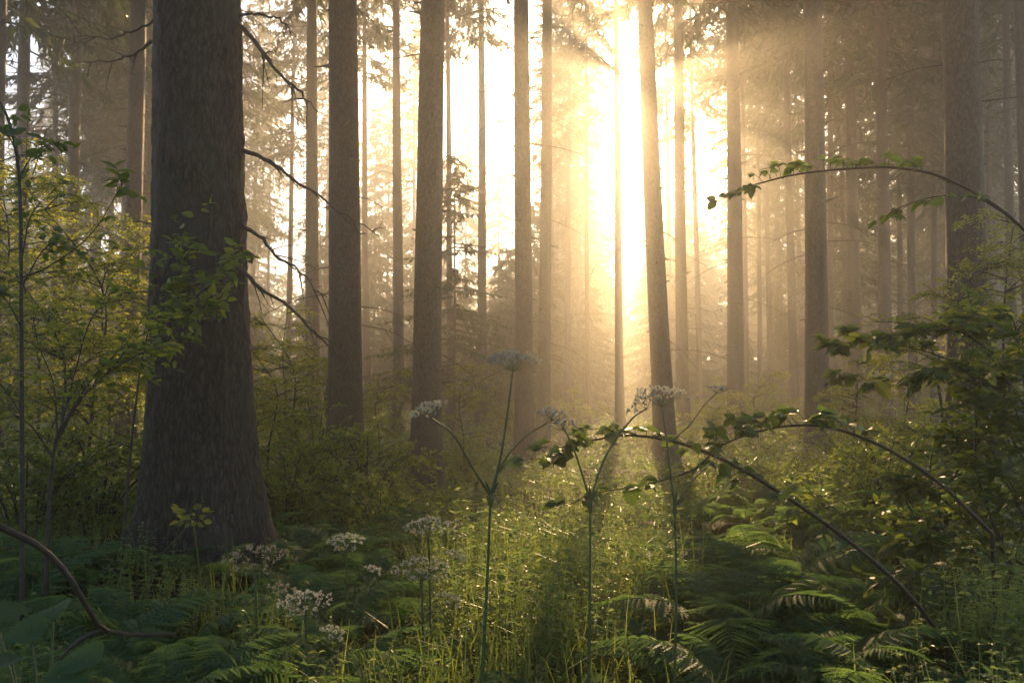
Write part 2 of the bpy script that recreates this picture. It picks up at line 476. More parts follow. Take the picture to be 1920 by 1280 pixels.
# distant trees that fade into the light
far_meshes = [trunk_mesh(.13 + .03 * k, 27 + 2 * k, (.004 * (k - 1), 0), False, 26, (2, 14), .4, seed=90 + k).mesh('trunk', M_BARK, True) for k in range(3)]
FAR_LABEL = 'slim distant spruce fading into the hazy light among many alike'
n_far = 0
def far_tree(px, Y, base, s=1.0, full=False):
    global n_far
    x = xat(px, Y)
    if not full and -9 < x - .148 * Y < 2.8: base = max(base, 12 if Y < 50 else 14)
    root = thing('spruce_tree', FAR_LABEL, 'tree', (x, Y, float(ground_h(x, Y))), rng.uniform(0, 6.28), 'distant spruces in the haze', s)
    k = n_far % 3
    link('trunk', far_meshes[k], root)
    c = link('crown', crown(base, k)[0], root)
    q_ = x - .148 * Y
    if not full and (-9 < q_ < -4.2 or -1.8 < q_ < 2.8): c.scale = (.6, .6, 1)
    n_far += 1
for _ in range(22): far_tree(rng.uniform(1350, 1990), rng.uniform(30, 62), int(rng.choice([6, 8, 10])), rng.uniform(.8, 1.1))
for px in rng.uniform(-40, 470, 9): far_tree(px, rng.uniform(26, 55), int(rng.choice([10, 11])), rng.uniform(.85, 1.0))
for px in (20, 75, 165, 200, 225, 310, 400, 470, 500, 540, 610, 700, 725): far_tree(px, rng.uniform(34, 60), int(rng.choice([12, 14])), rng.uniform(.8, 1.0))
for px, Y, b in ((775, 52, 12), (872, 58, 13), (935, 66, 14), (1045, 58, 9), (1080, 66, 8), (1036, 42, 11), (1086, 47, 12), (1062, 52, 12), (1122, 74, 13), (1232, 72, 9), (1300, 66, 8)):
    far_tree(px, Y, b, .9)

for i in range(18):
    px = 590 + i * 40 + rng.uniform(-16, 16)
    if 1148 < px < 1212: continue
    if px < 1000 and i % 2: continue
    far_tree(px, rng.uniform(64, 84), int(rng.choice([6, 8])), rng.uniform(.68, .8), True)

# young drooping spruce between the thick trunk and the straight grey one
ysp = at(850, 740, 23)
root = thing('young_spruce', 'young spruce with drooping green branches behind the tapering grey-brown trunk', 'tree', (ysp[0], 23, float(ground_h(ysp[0], 23))), s=1.2)
mb = MB(); tube(mb, spline([(0, 0, -.2), (.02, 0, 3), (0, .03, 7.2)], 14), .055, .01, 7); mb.build('trunk', M_BARK, root, True)
spruce_crown(.9, 7.0, 2.3, 90, 3.0, 55, .22, .5).build('crown', M_NEEDLE, root)

# dense young spruces that close the forest at the back
mb = MB(); tube(mb, [(0, 0, -.3), (0, 0, 3), (.02, 0, 7)], .08, .012, 6)
ytr = mb.mesh('trunk', M_BARK, True)
ycr = [spruce_crown(.25, 7.2, 1.75, 190, 2.2, 56 + k, .3, .75).mesh('crown', M_NEEDLE) for k in range(2)]
def thicket(px, Y, s_, label, k):
    x = xat(px, Y)
    r_ = thing('young_spruce', label, 'tree', (x, Y, float(ground_h(x, Y))), rng.uniform(0, 6.28), 'far young spruces', s_)
    link('trunk', ytr, r_); link('crown', ycr[k % 2], r_)
for i in range(66):
    Y = rng.uniform(62, 104); px = -40 + (i + rng.uniform(.1, .9)) * 2040 / 66
    s_ = rng.uniform(2.1, 2.8) * (.7 if 480 < px < 1000 else .8 if 1140 < px < 1215 else 1)
    thicket(px, Y, s_, 'pale far young spruce closing the forest behind the trunks', i)
for i in range(54):
    Y = rng.uniform(38, 52); px = -40 + (i + rng.uniform(.1, .9)) * 2040 / 54
    if 1150 < px < 1218 or 1318 < px < 1348 or 1422 < px < 1458 or rng.uniform() < (.35 if px > 1300 or px < 560 else 0): continue
    thicket(px, Y, rng.uniform(.8, 1.6), 'hazy young spruce of the low thicket between the far trunks', i)

# the same wood goes on beside and behind the viewer: one mass
sw, st_ = MB(), MB()
cr_src = [spruce_crown(b_, 28, 3.0, 260, .9, seed=300 + b_) for b_ in (6, 8)]
tr_src = trunk_mesh(.22, 27, (0, 0), False, 12, (2, 8), .4, seed=310)
for i in range(36):
    for _ in range(60):
        x, y = rng.uniform(-26, 26), rng.uniform(-26, 9)
        if (abs(x) > .64 * max(y, 0) + 4.2 or y < -4.0) and math.hypot(x, y - 1) > 4.8: break
    a_ = rng.uniform(0, 6.28); Mz = np.array([[math.cos(a_), -math.sin(a_), 0], [math.sin(a_), math.cos(a_), 0], [0, 0, 1]]) * rng.uniform(.85, 1.05)
    z = float(ground_h(x, y))
    sw.merge(cr_src[i % 2], Mz, (x, y, z)); st_.merge(tr_src, Mz, (x, y, z))
nt_ = sum(len(q) for q in st_.t)
st_.merge(sw)
o = st_.build('surrounding_forest', M_BARK); o.data.materials.append(M_NEEDLE)
mi = np.zeros(len(o.data.polygons), np.int32); mi[nt_:] = 1
o.data.polygons.foreach_set('material_index', mi); o['kind'] = 'stuff'

# ------------------------------------------------------------------ dead branches of the massive tree
def tree_branch(pix, Ys, r0, side=5, leafy=False, seed=0):
    rs = np.random.default_rng(seed)
    Ys = np.linspace(Ys[0], Ys[1], len(pix))
    ctrl = [at(px, py, y) - np.array(big_tree.location) for (px, py), y in zip(pix, Ys)]
    pts = spline(ctrl, 22)
    pts[1:] += np.cumsum(rs.standard_normal((21, 3)) * .006, 0) + rs.standard_normal((21, 3)) * .005
    mb = MB(); tube(mb, pts, r0, r0 * .18, 6, .08)
    L = np.linalg.norm(pts[-1] - pts[0])
    for _ in range(side):
        q = rs.integers(5, 21); d = norm(pts[q] - pts[q - 2])
        dd = norm(d + rs.standard_normal(3) * .55 + [0, 0, -.15])
        l = L * rs.uniform(.08, .28)
        sp = spline([pts[q], pts[q] + dd * l * .5, pts[q] + dd * l + [0, 0, -.1 * l]], 6)
        tube(mb, sp, r0 * .35, r0 * .1, 4)
        for _ in range(2):
            e = sp[rs.integers(2, 6)]; d2 = norm(dd + rs.standard_normal(3) * .7)
            tube(mb, [e, e + d2 * l * .35], r0 * .16, r0 * .07, 3)
    return mb.build('dead_branch', M_TWIG, big_tree, True)
tree_branch([(440, 274), (500, 300), (560, 340), (640, 400), (712, 442)], (5.4, 5.0), .017, 7, seed=1)
tree_branch([(436, 34), (480, 75), (520, 130), (570, 180), (606, 222)], (5.4, 5.1), .020, 9, seed=2)
tree_branch([(436, 30), (490, 28), (530, 45), (556, 70)], (5.4, 5.7), .012, 6, seed=3)
tree_branch([(446, 418), (480, 440), (520, 480), (560, 505), (600, 552)], (5.4, 5.0), .017, 9, seed=4)
tree_branch([(446, 494), (480, 530), (540, 560), (590, 600), (650, 640)], (5.4, 5.0), .018, 9, seed=5)
tree_branch([(300, 66), (240, 95), (200, 112), (158, 122)], (5.4, 5.9), .013, 8, seed=6)
tree_branch([(298, 30), (250, 56), (210, 62), (150, 58)], (5.4, 6.2), .011, 7, seed=7)

# ------------------------------------------------------------------ leafy sprays (understory trees and shrubs)
def spray(mb_stem, mb_leaf, pts, rs, r0, leaf=.06, twigs=10, twig_len=.4, per=7, tmpl=LEAF, flat=.45, wr=.6, down=.12, up=(0, 0, 1)):
    """a branch with side twigs that hold alternate leaves in a loosely flat spray"""
    pts = np.asarray(pts)
    tube(mb_stem, pts, r0, r0 * .2, 5)
    s = np.linspace(0, 1, len(pts)); tan = norm(np.gradient(pts, axis=0))
    for i in range(twigs):
        t = rs.uniform(.12, 1.0); p = np.array([np.interp(t, s, pts[:, q]) for q in range(3)])
        d = np.array([np.interp(t, s, tan[:, q]) for q in range(3)])
        sd = norm(np.cross(d, np.asarray(up, float) + rs.standard_normal(3) * .3)) * (1 if i % 2 else -1)
        td = norm(d * .6 + sd * .9 + rs.standard_normal(3) * .22)
        l = twig_len * (1.1 - .7 * t) * rs.uniform(.6, 1.2)
        tp = spline([p, p + td * l * .5 + [0, 0, .01], p + td * l + [0, 0, -down * l]], 6)
        tube(mb_stem, tp, r0 * .28 + .0006, r0 * .1 + .0004, 3)
        m = max(2, int(per * rs.uniform(.7, 1.3)))
        tt = np.linspace(.15, 1, m); P = np.stack([np.interp(tt, np.linspace(0, 1, 6), tp[:, q]) for q in range(3)], -1)
        sg = np.where(np.arange(m) % 2, 1, -1)[:, None]
        sd2 = norm(np.cross(td, [0, 0, 1.0]))
        ld = norm(td * .6 + sd2 * sg * .8 + rs.standard_normal((m, 3)) * .3 + [0, 0, -.12])
        nr = norm(np.asarray(up, float) + rs.standard_normal((m, 3)) * flat)
        leaves(mb_leaf, P, ld, nr, leaf * rs.uniform(.6, 1.2, m), wr * rs.uniform(.85, 1.15, m), tmpl)

def understory(H, seed, leaf=.075, nb=16, spread=1.2, per=8, twigs=9):
    rs = np.random.default_rng(seed)
    st, lf = MB(), MB()
    main = spline([(0, 0, -.15), (.06 * rs.standard_normal(), .06 * rs.standard_normal(), H * .35), (.2 * rs.standard_normal(), .2 * rs.standard_normal(), H * .7), (.3 * rs.standard_normal(), .3 * rs.standard_normal(), H)], 20)
    tube(st, main, .022, .006, 6)
    for b in range(nb):
        t = rs.uniform(.18, 1); q = main[int(t * 19)]; az = b * 2.4 + rs.uniform(-.4, .4)
        L = spread * (1.15 - .65 * t) * rs.uniform(.6, 1.15)
        d = np.array([math.cos(az), math.sin(az), rs.uniform(.1, .55)])
        pts = spline([q, q + d * L * .5, q + d * L + [0, 0, -.18 * L]], 9)
        spray(st, lf, pts, rs, .010, leaf, twigs, .5, per)
    return st, lf

def bush(H, W, seed, leaf, ns=14, twigs=9, per=8, wr=.6):
    """many stems from one foot, leaves carried on the outer halves"""
    rs = np.random.default_rng(seed)
    st, lf = MB(), MB()
    for b in range(ns):
        az = b * 2.4 + rs.uniform(-.3, .3); rad = W * math.sqrt((b + .5) / ns)
        h = H * rs.uniform(.65, 1.05) * (1.1 - .5 * rad / W)
        d = np.array([math.cos(az), math.sin(az), 0])
        pts = spline([d * .06 + [0, 0, -.1], d * rad * .45 + [0, 0, h * .62], d * rad + [0, 0, h], d * rad * 1.3 + [0, 0, h * .92]], 12)
        spray(st, lf, pts, rs, .009, leaf, twigs, .42 * min(1, W), per, flat=.6, wr=wr)
    return st, lf

def make(name, label, cat, loc, st, lf, m_st, m_lf, group=None, rz=0, s=1, leafname='foliage'):
    root = thing(name, label, cat, loc, rz, group, s)
    st.build('stem', m_st, root, True)
    lf.build(leafname, m_lf, root)
    return root

UN = [understory(4.2, 31, nb=30, twigs=13, leaf=.052, per=11), understory(3.4, 32, spread=1.1, nb=28, twigs=13, leaf=.050, per=11), understory(2.6, 33, spread=1.0, nb=26, twigs=13, leaf=.048, per=11)]
protos = []
spots = [  # px of the foot, distance, variant, scale, label
 (-40, 7.6, 0, .9, 'tall leafy young tree at the left edge with sunlit yellow leaves'),
 (70, 9.0, 0, 1.0, 'leafy young tree below the slim gold-rimmed trunks at the far left'),
 (165, 8.2, 1, .95, 'leafy young tree with glowing leaves before the gold-rimmed brown trunk'),
 (215, 10.5, 1, 1.05, 'leafy young tree close to the left side of the massive trunk'),
 (20, 12.5, 0, 1.1, 'backlit young tree farther back behind the left edge tree'),
 (130, 13.5, 1, 1.2, 'backlit young tree between the gold-rimmed trunks further back'),
 (505, 9.5, 2, .75, 'low young tree with golden leaves right of the massive trunk'),
 (545, 12.0, 2, .95, 'bushy young tree below the slender tan trunk'),
 (470, 8.0, 2, .62, 'low leafy young tree against the right foot of the massive trunk'),
 (535, 14.5, 1, .85, 'hazy young tree behind the golden low one right of the massive trunk'),
 (600, 14.0, 1, .75, 'hazy young tree just left of the thick brown trunk'),
 (870, 14.0, 2, .75, 'small hazy leafy tree in front of the young drooping spruce'),
 (-10, 10.5, 0, .95, 'leafy young tree at the left edge between two taller ones'),
 (110, 7.0, 2, .85, 'low young tree in shade before the far left trunks'),
 (250, 12.5, 1, 1.1, 'tall young tree half hidden by the left side of the massive trunk'),
 (1600, 8.5, 2, .52, 'small leafy tree behind the top of the upper bramble arch'),
 (1340, 12.5, 2, .5, 'small backlit leafy tree right of the leaning trunk foot'),
 (715, 14.0, 2, .7, 'small hazy young tree between two thick brown trunks'),
 (1890, 7.2, 1, .72, 'young tree with yellow-green leaves right of the black trunk'),
 (1770, 7.4, 2, .80, 'young tree with lit yellow-green leaves in front of the black trunk'),
 (1690, 11.0, 2, .62, 'small leafy tree left of the black trunk'),
 (1960, 9.5, 0, .85, 'leafy young tree at the right edge behind the shrub'),
 (1420, 16.0, 2, .6, 'small backlit leafy tree under the peach lit trunk'),
]
made = {}
for px, Y, v, s, label in spots:
    x = xat(px, Y); loc = (x, Y, float(ground_h(x, Y)))
    if v not in made:
        made[v] = make('young_tree', label, 'young tree', loc, *UN[v], M_SAPSTEM, M_BEECH, 'leafy understory trees', rng.uniform(0, 6.28), s)
    else:
        copy_thing(made[v], loc, rng.uniform(0, 6.28), s, label, 'leafy understory trees')

# ------------------------------------------------------------------ middle distance bushes
BU = [bush(1.2, .8, 41, .052, 18, 13, 13), bush(.9, .75, 42, .046, 20, 12, 13), bush(1.5, 1.0, 43, .064, 20, 13, 13)]
bmade = {}
def put_bush(px, Y, v, s, label, group='bushes of the middle distance'):
    x = xat(px, Y); loc = (x, Y, float(ground_h(x, Y)) - .03)
    if v not in bmade:
        bmade[v] = make('bush', label, 'bush', loc, *BU[v], M_SAPSTEM, M_MAPLE, group, rng.uniform(0, 6.28), s)
    else:
        copy_thing(bmade[v], loc, rng.uniform(0, 6.28), s, label, group)
near_bushes = [
 (60, 6.2, 0, 1.0, 'green bush in shadow under the left edge tree'),
 (190, 6.6, 1, 1.1, 'green bush touching the left foot of the massive trunk'),
 (545, 7.6, 1, 1.0, 'green bush behind the ferns right of the massive trunk'),
 (600, 9.6, 0, 1.05, 'bush at the foot of the thick brown trunk'),
 (690, 9.0, 1, 1.15, 'bush right of the foot of the thick brown trunk'),
 (715, 7.2, 1, 0.72, 'rounded leafy bush before the tapering grey-brown trunk'),
 (820, 7.8, 1, 0.54, 'low bright bush at the foot of the tapering grey-brown trunk'),
 (885, 12.5, 0, 0.58, 'bush below the young drooping spruce'),
 (1330, 9.5, 1, 0.72, 'bush behind the middle arching bramble'),
 (1420, 12.0, 0, 0.72, 'hazy bush below the peach lit trunk'),
 (1500, 8.4, 1, 0.68, 'sunlit bush under the arch of the upper bramble'),
 (1590, 10.5, 0, 0.72, 'hazy bush between the smoky trunk and the matching pair'),
 (1650, 6.6, 1, 0.79, 'bush inside the upper bramble arch'),
 (1730, 9.5, 2, 0.58, 'dim bush left of the foot of the black trunk'),
]
for args in near_bushes: put_bush(*args)
HB = 'hazy low bush on the forest floor among others alike'
for _ in range(70):
    Y = rng.uniform(13, 44); px = rng.uniform(-60, 1980)
    if 1090 < px < 1215 and Y < 30: continue
    put_bush(px, Y, int(rng.integers(0, 3)), rng.uniform(.6, 1.15), HB, 'hazy bushes among the trunks')
for _ in range(34):
    Y = rng.uniform(44, 80); px = rng.uniform(-60, 1980)
    put_bush(px, Y, 2, rng.uniform(1.2, 2.0), 'far pale thicket bush where the forest thins out', 'far thicket bushes')

# ------------------------------------------------------------------ right hand shrub, saplings, leaf sprays near the camera
def pix_path(pix, Ys, n=16):
    Ys = np.interp(np.linspace(0, 1, len(pix)), np.linspace(0, 1, len(Ys)), Ys)
    return spline([at(px, py, y) for (px, py), y in zip(pix, Ys)], n)

def near_plant(name, label, cat, foot, paths, m_st, m_lf, seed, **kw):
    """paths: (pixels, distances, radius, has leaves)"""
    rs = np.random.default_rng(seed)
    foot = np.array([foot[0], foot[1], float(ground_h(foot[0], foot[1]))])
    st, lf = MB(), MB()
    for pix, Ys, r, leafy in paths:
        pts = pix_path(pix, Ys) - foot
        if leafy: spray(st, lf, pts, rs, r, **{**kw, **(leafy if isinstance(leafy, dict) else {})})
        else: tube(st, pts, r, r * .45, 7)
    root = thing(name, label, cat, foot)
    st.build('stem', m_st, root, True)
    if lf.n: lf.build('foliage', m_lf, root)
    return root

TL = dict(tmpl=TOOTH, wr=.62)
fx = xat(40, 3.6)
near_plant('sapling', 'thin dark sapling stem with drooping leaves at the far left', 'sapling', (fx, 3.6), [
  ([(40, 1330), (42, 1000), (40, 600), (36, 330), (12, 215), (-20, 170)], [3.6, 3.6], .011, False),
  ([(40, 540), (80, 470), (120, 440)], [3.6, 3.4], .004, dict(twigs=7)),
  ([(37, 330), (70, 280), (100, 275)], [3.6, 3.8], .004, dict(twigs=8)),
  ([(38, 300), (10, 250), (-30, 260)], [3.6, 3.5], .004, dict(twigs=8)),
  ([(42, 520), (90, 500), (170, 440), (230, 345)], [3.6, 3.4], .005, dict(twigs=9)),
  ([(42, 620), (10, 560), (-30, 540)], [3.6, 3.5], .004, dict(twigs=8)),
  ([(42, 780), (0, 720), (-40, 700)], [3.6, 3.5], .004, dict(twigs=8)),
  ([(42, 480), (60, 400), (110, 350)], [3.6, 3.8], .004, dict(twigs=8)),
], M_SAPSTEM, M_DARKLEAF, 61, leaf=.062, twig_len=.22, per=5, **TL)
fx = xat(88, 4.1)
near_plant('sapling', 'forked sapling with rising twigs and golden leaves left of the massive trunk', 'sapling', (fx, 4.1), [
  ([(84, 1250), (90, 1000), (104, 830), (135, 770)], [4.1, 4.1], .012, False),
  ([(104, 830), (150, 750), (210, 690), (262, 630), (330, 600)], [4.1, 4.0], .007, dict(twigs=22)),
  ([(120, 790), (180, 700), (240, 640), (290, 560)], [4.1, 4.3], .006, dict(twigs=18)),
  ([(112, 810), (140, 700), (170, 600), (215, 540)], [4.1, 4.4], .006, dict(twigs=18)),
  ([(100, 860), (60, 800), (20, 770), (-20, 720)], [4.1, 3.9], .006, dict(twigs=14)),
  ([(108, 820), (100, 720), (70, 640), (60, 560)], [4.1, 4.3], .005, dict(twigs=14)),
  ([(215, 690), (270, 660), (330, 650)], [4.0, 3.9], .004, dict(twigs=9)),
], M_SAPSTEM, M_BEECH, 62, leaf=.058, twig_len=.30, per=6, **TL)
fx = xat(255, 4.6)
near_plant('sapling', 'maple sapling spreading green leaves across the front of the massive trunk', 'sapling', (fx, 4.6), [
  ([(225, 1120), (240, 900), (262, 700), (285, 590)], [4.6, 4.6], .009, False),
  ([(285, 600), (320, 540), (350, 480), (372, 395)], [4.6, 4.6], .005, dict(twigs=16)),
  ([(280, 610), (340, 560), (400, 520), (452, 470)], [4.6, 4.5], .005, dict(twigs=20)),
  ([(275, 640), (330, 590), (390, 570), (440, 545)], [4.6, 4.4], .005, dict(twigs=18)),
  ([(285, 600), (300, 540), (315, 500), (345, 460)], [4.6, 4.7], .004, dict(twigs=14)),
  ([(280, 625), (310, 600), (350, 590), (385, 575)], [4.6, 4.4], .004, dict(twigs=12)),
  ([(262, 690), (290, 655), (330, 640)], [4.6, 4.2], .004, dict(twigs=8)),
], M_SAPSTEM, M_MAPLE, 63, leaf=.066, twig_len=.26, per=5, tmpl=TOOTH, wr=.72, up=(0, -.55, .8))
# high leafy twigs from the right
fx = xat(1985, 3.4)
shrub_r = near_plant('shrub', 'dark leafy shrub filling the right edge with branches reaching left', 'shrub', (fx, 3.9), [
  ([(1990, 1240), (1960, 1000), (1930, 760), (1900, 600)], [3.9, 4.2], .012, dict(twigs=20)),
  ([(1960, 1180), (1870, 1000), (1830, 860), (1840, 700)], [3.9, 4.2], .011, dict(twigs=34)),
  ([(1920, 760), (1820, 630), (1700, 625), (1610, 640), (1530, 650)], [4.1, 3.9], .007, dict(twigs=26, twig_len=.16)),
  ([(1930, 780), (1830, 700), (1740, 660), (1650, 640), (1560, 610)], [4.1, 4.5], .006, dict(twigs=20, twig_len=.15)),
  ([(1930, 800), (1850, 700), (1760, 690), (1650, 720), (1560, 700)], [4.1, 4.6], .005, dict(twigs=18, twig_len=.14)),
  ([(1940, 900), (1860, 760), (1800, 690), (1740, 705)], [4.0, 3.9], .006, dict(twigs=26)),
  ([(1940, 900), (1890, 720), (1830, 610), (1770, 600)], [4.0, 4.2], .006, dict(twigs=26)),
  ([(1950, 900), (1920, 720), (1900, 600), (1870, 590)], [4.0, 4.2], .006, dict(twigs=22)),
  ([(1960, 1000), (1890, 900), (1820, 830), (1760, 810)], [4.0, 4.4], .006, dict(twigs=26)),
  ([(1960, 1050), (1900, 930), (1850, 800), (1890, 700)], [3.9, 4.6], .007, dict(twigs=30)),
  ([(1980, 1100), (1850, 1010), (1760, 930), (1690, 900)], [3.9, 4.1], .007, dict(twigs=30)),
  ([(1980, 1150), (1880, 1060), (1780, 1020), (1700, 1010)], [3.8, 3.7], .007, dict(twigs=30)),
  ([(1980, 1200), (1880, 1150), (1780, 1110), (1690, 1090)], [3.6, 3.3], .007, dict(twigs=28)),
  ([(1990, 1240), (1900, 1220), (1800, 1200), (1720, 1190)], [3.5, 3.0], .007, dict(twigs=26)),
  ([(1980, 1100), (1940, 900), (1950, 800), (1990, 640)], [3.7, 3.8], .008, dict(twigs=30)),
], M_SAPSTEM, M_DARKLEAF, 64, leaf=.07, twig_len=.32, per=10, **TL)
near_plant('shrub', 'sunlit shrub with yellow-green leaves in front of the dark right shrub', 'shrub', (xat(1800, 5.2), 5.2), [
  ([(1800, 1150), (1770, 1000), (1745, 880), (1760, 810)], [5.2, 5.3], .009, dict(twigs=24)),
  ([(1800, 1100), (1720, 980), (1690, 900), (1720, 830)], [5.2, 5.0], .008, dict(twigs=26)),
  ([(1800, 1100), (1830, 950), (1820, 840), (1860, 780)], [5.2, 5.2], .008, dict(twigs=26)),
  ([(1790, 1150), (1690, 1060), (1630, 980), (1600, 960)], [5.2, 4.8], .008, dict(twigs=26)),
  ([(1790, 1150), (1660, 1110), (1580, 1060), (1520, 1050)], [5.1, 4.5], .008, dict(twigs=26)),
  ([(1790, 1150), (1650, 1020), (1560, 950), (1500, 960)], [5.1, 5.4], .008, dict(twigs=26)),
], M_SAPSTEM, M_MAPLE, 65, leaf=.066, twig_len=.34, per=9, **TL)

# ------------------------------------------------------------------ arching brambles
def bramble(label, pix, Ys, r, sections, seed, leaf=.06, parent=None):
    """sections: (start, end, leaf groups, side) along the cane; leaves in threes on short stalks"""
    rs = np.random.default_rng(seed)
    pts = pix_path(pix, Ys, 60)
    base = np.array([pts[0][0], pts[0][1], float(ground_h(pts[0][0], pts[0][1]))])
    if parent is not None: base = np.array(parent.location)
    elif pts[0][2] > base[2]: pts = np.vstack([base - [0, 0, .05], pts])
    pts = pts - base
    mb, lf = MB(), MB()
    rad = np.linspace(r, r * .28, len(pts))
    tube(mb, pts, rad, None, 7, .05)
    for i in range(3, len(pts) - 2):                # thorns
        d = norm(rs.standard_normal(3)); tube(mb, [pts[i] + d * rad[i] * .8, pts[i] + d * (rad[i] + .004) + [0, 0, -.002]], .0012, .0002, 3)
    s = np.linspace(0, 1, len(pts)); tan = norm(np.gradient(pts, axis=0))
    for a0, a1, n, up in sections:
        for t in np.linspace(a0, a1, n) + rs.uniform(-.01, .01, n):
            p = np.array([np.interp(t, s, pts[:, q]) for q in range(3)]); d = np.array([np.interp(t, s, tan[:, q]) for q in range(3)])
            sd = norm(np.cross(d, [0, 0, 1.0])) * rs.choice([-1, 1])
            sk = norm(d * .35 + sd * rs.uniform(.3, 1) + np.array([0, 0, up * rs.uniform(.5, 1.2)]))
            l = leaf * rs.uniform(.5, 1.1)
            e = p + sk * l
            tube(mb, [p, p + sk * l * .5 + [0, 0, .004], e], .0013, .0009, 4)
            for ang in (-1, 0, 1):
                ld = norm(sk * [1, 1, .3] + np.cross(sk, [0, 0, 1.0]) * ang * .9 + rs.standard_normal(3) * .25 + [0, 0, -.2])
                leaves(lf, [e], [ld], [norm(np.array([0, 0, 1]) + rs.standard_normal(3) * .5)], leaf * rs.uniform(.7, 1.2) * (1 if ang == 0 else .8), .72, TOOTH)
    if parent is not None:
        sh = mb.build('side_shoot', M_CANE, parent, True); lf.build('foliage', M_BRAMBLE, sh)
        return sh
    root = thing('bramble', label, 'bramble', base)
    mb.build('cane', M_CANE, root, True); lf.build('foliage', M_BRAMBLE, root)
    return root
b1 = bramble('long cane arching from lower right to a leafy tip at the centre',
        [(1775, 1205), (1690, 1100), (1560, 990), (1400, 885), (1290, 835), (1190, 816), (1110, 825), (1050, 840), (1018, 862)], [2.9, 2.5], .009,
        [(.22, .50, 10, -.6), (.34, .66, 12, .5), (.68, .80, 6, .4), (.80, 1.0, 15, .2)], 71, .058)
bramble('bramble arch with a crest of leaves, upper of two lower right arches',
        [(1860, 1000), (1760, 905), (1660, 840), (1560, 802), (1480, 798), (1400, 815), (1330, 845)], [3.4, 3.0], .009,
        [(.40, .98, 40, 1.0)], 72, .068)
b3 = bramble('high thin arching twig with hanging leaves in front of the smoky trunk',
        [(2010, 520), (1920, 430), (1850, 375), (1760, 330), (1680, 315), (1600, 316), (1500, 326), (1420, 345), (1360, 364)], [3.2, 3.0], .008,
        [(.42, .86, 30, .9), (.86, 1.0, 9, -.1)], 73, .055)
bramble('', [(1330, 855), (1295, 882), (1230, 903), (1170, 915), (1110, 925), (1070, 945)], [2.62, 2.4], .004, [(.15, 1.0, 13, .1)], 74, .052, b1)
lf = MB(); leaves(lf, [at(1180, 905, 2.47) - np.array(b1.location)], [[.25, .1, -.95]], [[.1, -.9, .3]], .075, .95, TOOTH); lf.build('leaf', M_BRAMBLE, b1)
bramble('', [(1200, 817), (1170, 808), (1130, 803), (1080, 806)], [2.52, 2.45], .0028, [(.2, 1.0, 7, .2)], 75, .04, b1)
bramble('', [(1880, 398), (1830, 372), (1760, 368), (1700, 384), (1668, 402)], [3.12, 3.0], .003, [(.2, 1.0, 14, -.2)], 76, .05, b3)
near_plant('fallen_branch', 'thick dark branch curving down at the lower left corner', 'branch', (xat(205, 2.4), 2.4), [
  ([(-40, 965), (10, 992), (75, 1025), (125, 1075), (165, 1140), (195, 1180), (260, 1190), (330, 1188)], [2.2, 2.5], .011, False),
  ([(195, 1180), (150, 1200), (110, 1240), (80, 1300)], [2.45, 2.3], .007, False),
], M_CANE, M_BRAMBLE, 66)

# ------------------------------------------------------------------ umbels
def umbel(mb, mbf, top, axis, rad, rs, rays=18, seeds=11, blob=.0032, ray_r=.0009):
    axis = norm(np.asarray(axis, float)); a = norm(np.cross(axis, [.3, .9, .1])); b = np.cross(axis, a)
    for i in range(rays):
        th = i * 2.4; q = math.sqrt((i + .5) / rays)
        e = top + (a * math.cos(th) + b * math.sin(th)) * rad * q + axis * rad * (.62 - .30 * q * q) * rs.uniform(.85, 1.1)
        tube(mb, spline([top, top * .5 + e * .5 + axis * -.04 * rad, e], 5), ray_r, ray_r * .6, 4)
        out = norm(e - top)
        n = seeds - 2
        dd = norm(out * .8 + axis * .5 + rs.standard_normal((n, 3)) * .62)
        tips = e + dd * rad * .165 * rs.uniform(.6, 1.15, (n, 1))
        for q2 in tips: tube(mb, [e, q2], ray_r * .4, ray_r * .35, 3)
        for _ in range(3):                    # a few tiny petals to a floret
            leaves(mbf, tips, norm(dd + rs.standard_normal((n, 3)) * .9), norm(rs.standard_normal((n, 3))), blob * rs.uniform(1.4, 2.6, n), .8, LEAF)

def umbellifer(label, stem, Y, r, branches, umbels, seed, leaves_at=(), m_f=None, name='umbel_plant'):
    rs = np.random.default_rng(seed)
    pts = pix_path(stem, [Y, Y], 26)
    foot = np.array([pts[0][0], Y, float(ground_h(pts[0][0], Y))])
    if pts[0][2] > foot[2]: pts = np.vstack([[pts[0][0], Y, foot[2] - .04], pts])
    root = thing(name, label, 'wildflower', foot)
    mb = MB(); tube(mb, pts - foot, r, r * .6, 8)
    for q in (0.45, 0.8): pass
    for bp, yy, rr in branches: tube(mb, pix_path(bp, yy, 18) - foot, rr, rr * .6, 7)
    # swollen sheath at the fork
    e = pts[-1] - foot; tube(mb, [e + [0, 0, -.03], e + [0, 0, -.012], e + [0, 0, .006]], [r * .7, r * 1.5, r * .9], None, 8)
    for bp, yy, rr in branches:
        s0 = at(*bp[0], yy[0]) - foot; s1 = at(*bp[1], yy[0]) - foot
        leaves(mb, [s0], [norm(s1 - s0) + np.array([.25, -.1, 0])], [[0, -1, .2]], .045, .22, LEAF)
    mb.build('stem', M_STEM, root, True)
    for (px, py), y, axis, rad, k in umbels:
        rad *= 1.0
        ms, mf = MB(), MB()
        umbel(ms, mf, at(px, py, y) - foot, axis, rad, rs, k, 10)
        u = ms.build('umbel', M_STEM, root, True)
        mf.build('florets', m_f or M_FLOWER, u)
    if leaves_at:
        lf = MB()
        for (px, py), y, d, L in leaves_at:
            p = at(px, py, y) - foot
            leaves(lf, [p], [d], [[.1, -.4, .9]], L, .7, TOOTH)
        lf.build('foliage', M_HERB, root)
    return root
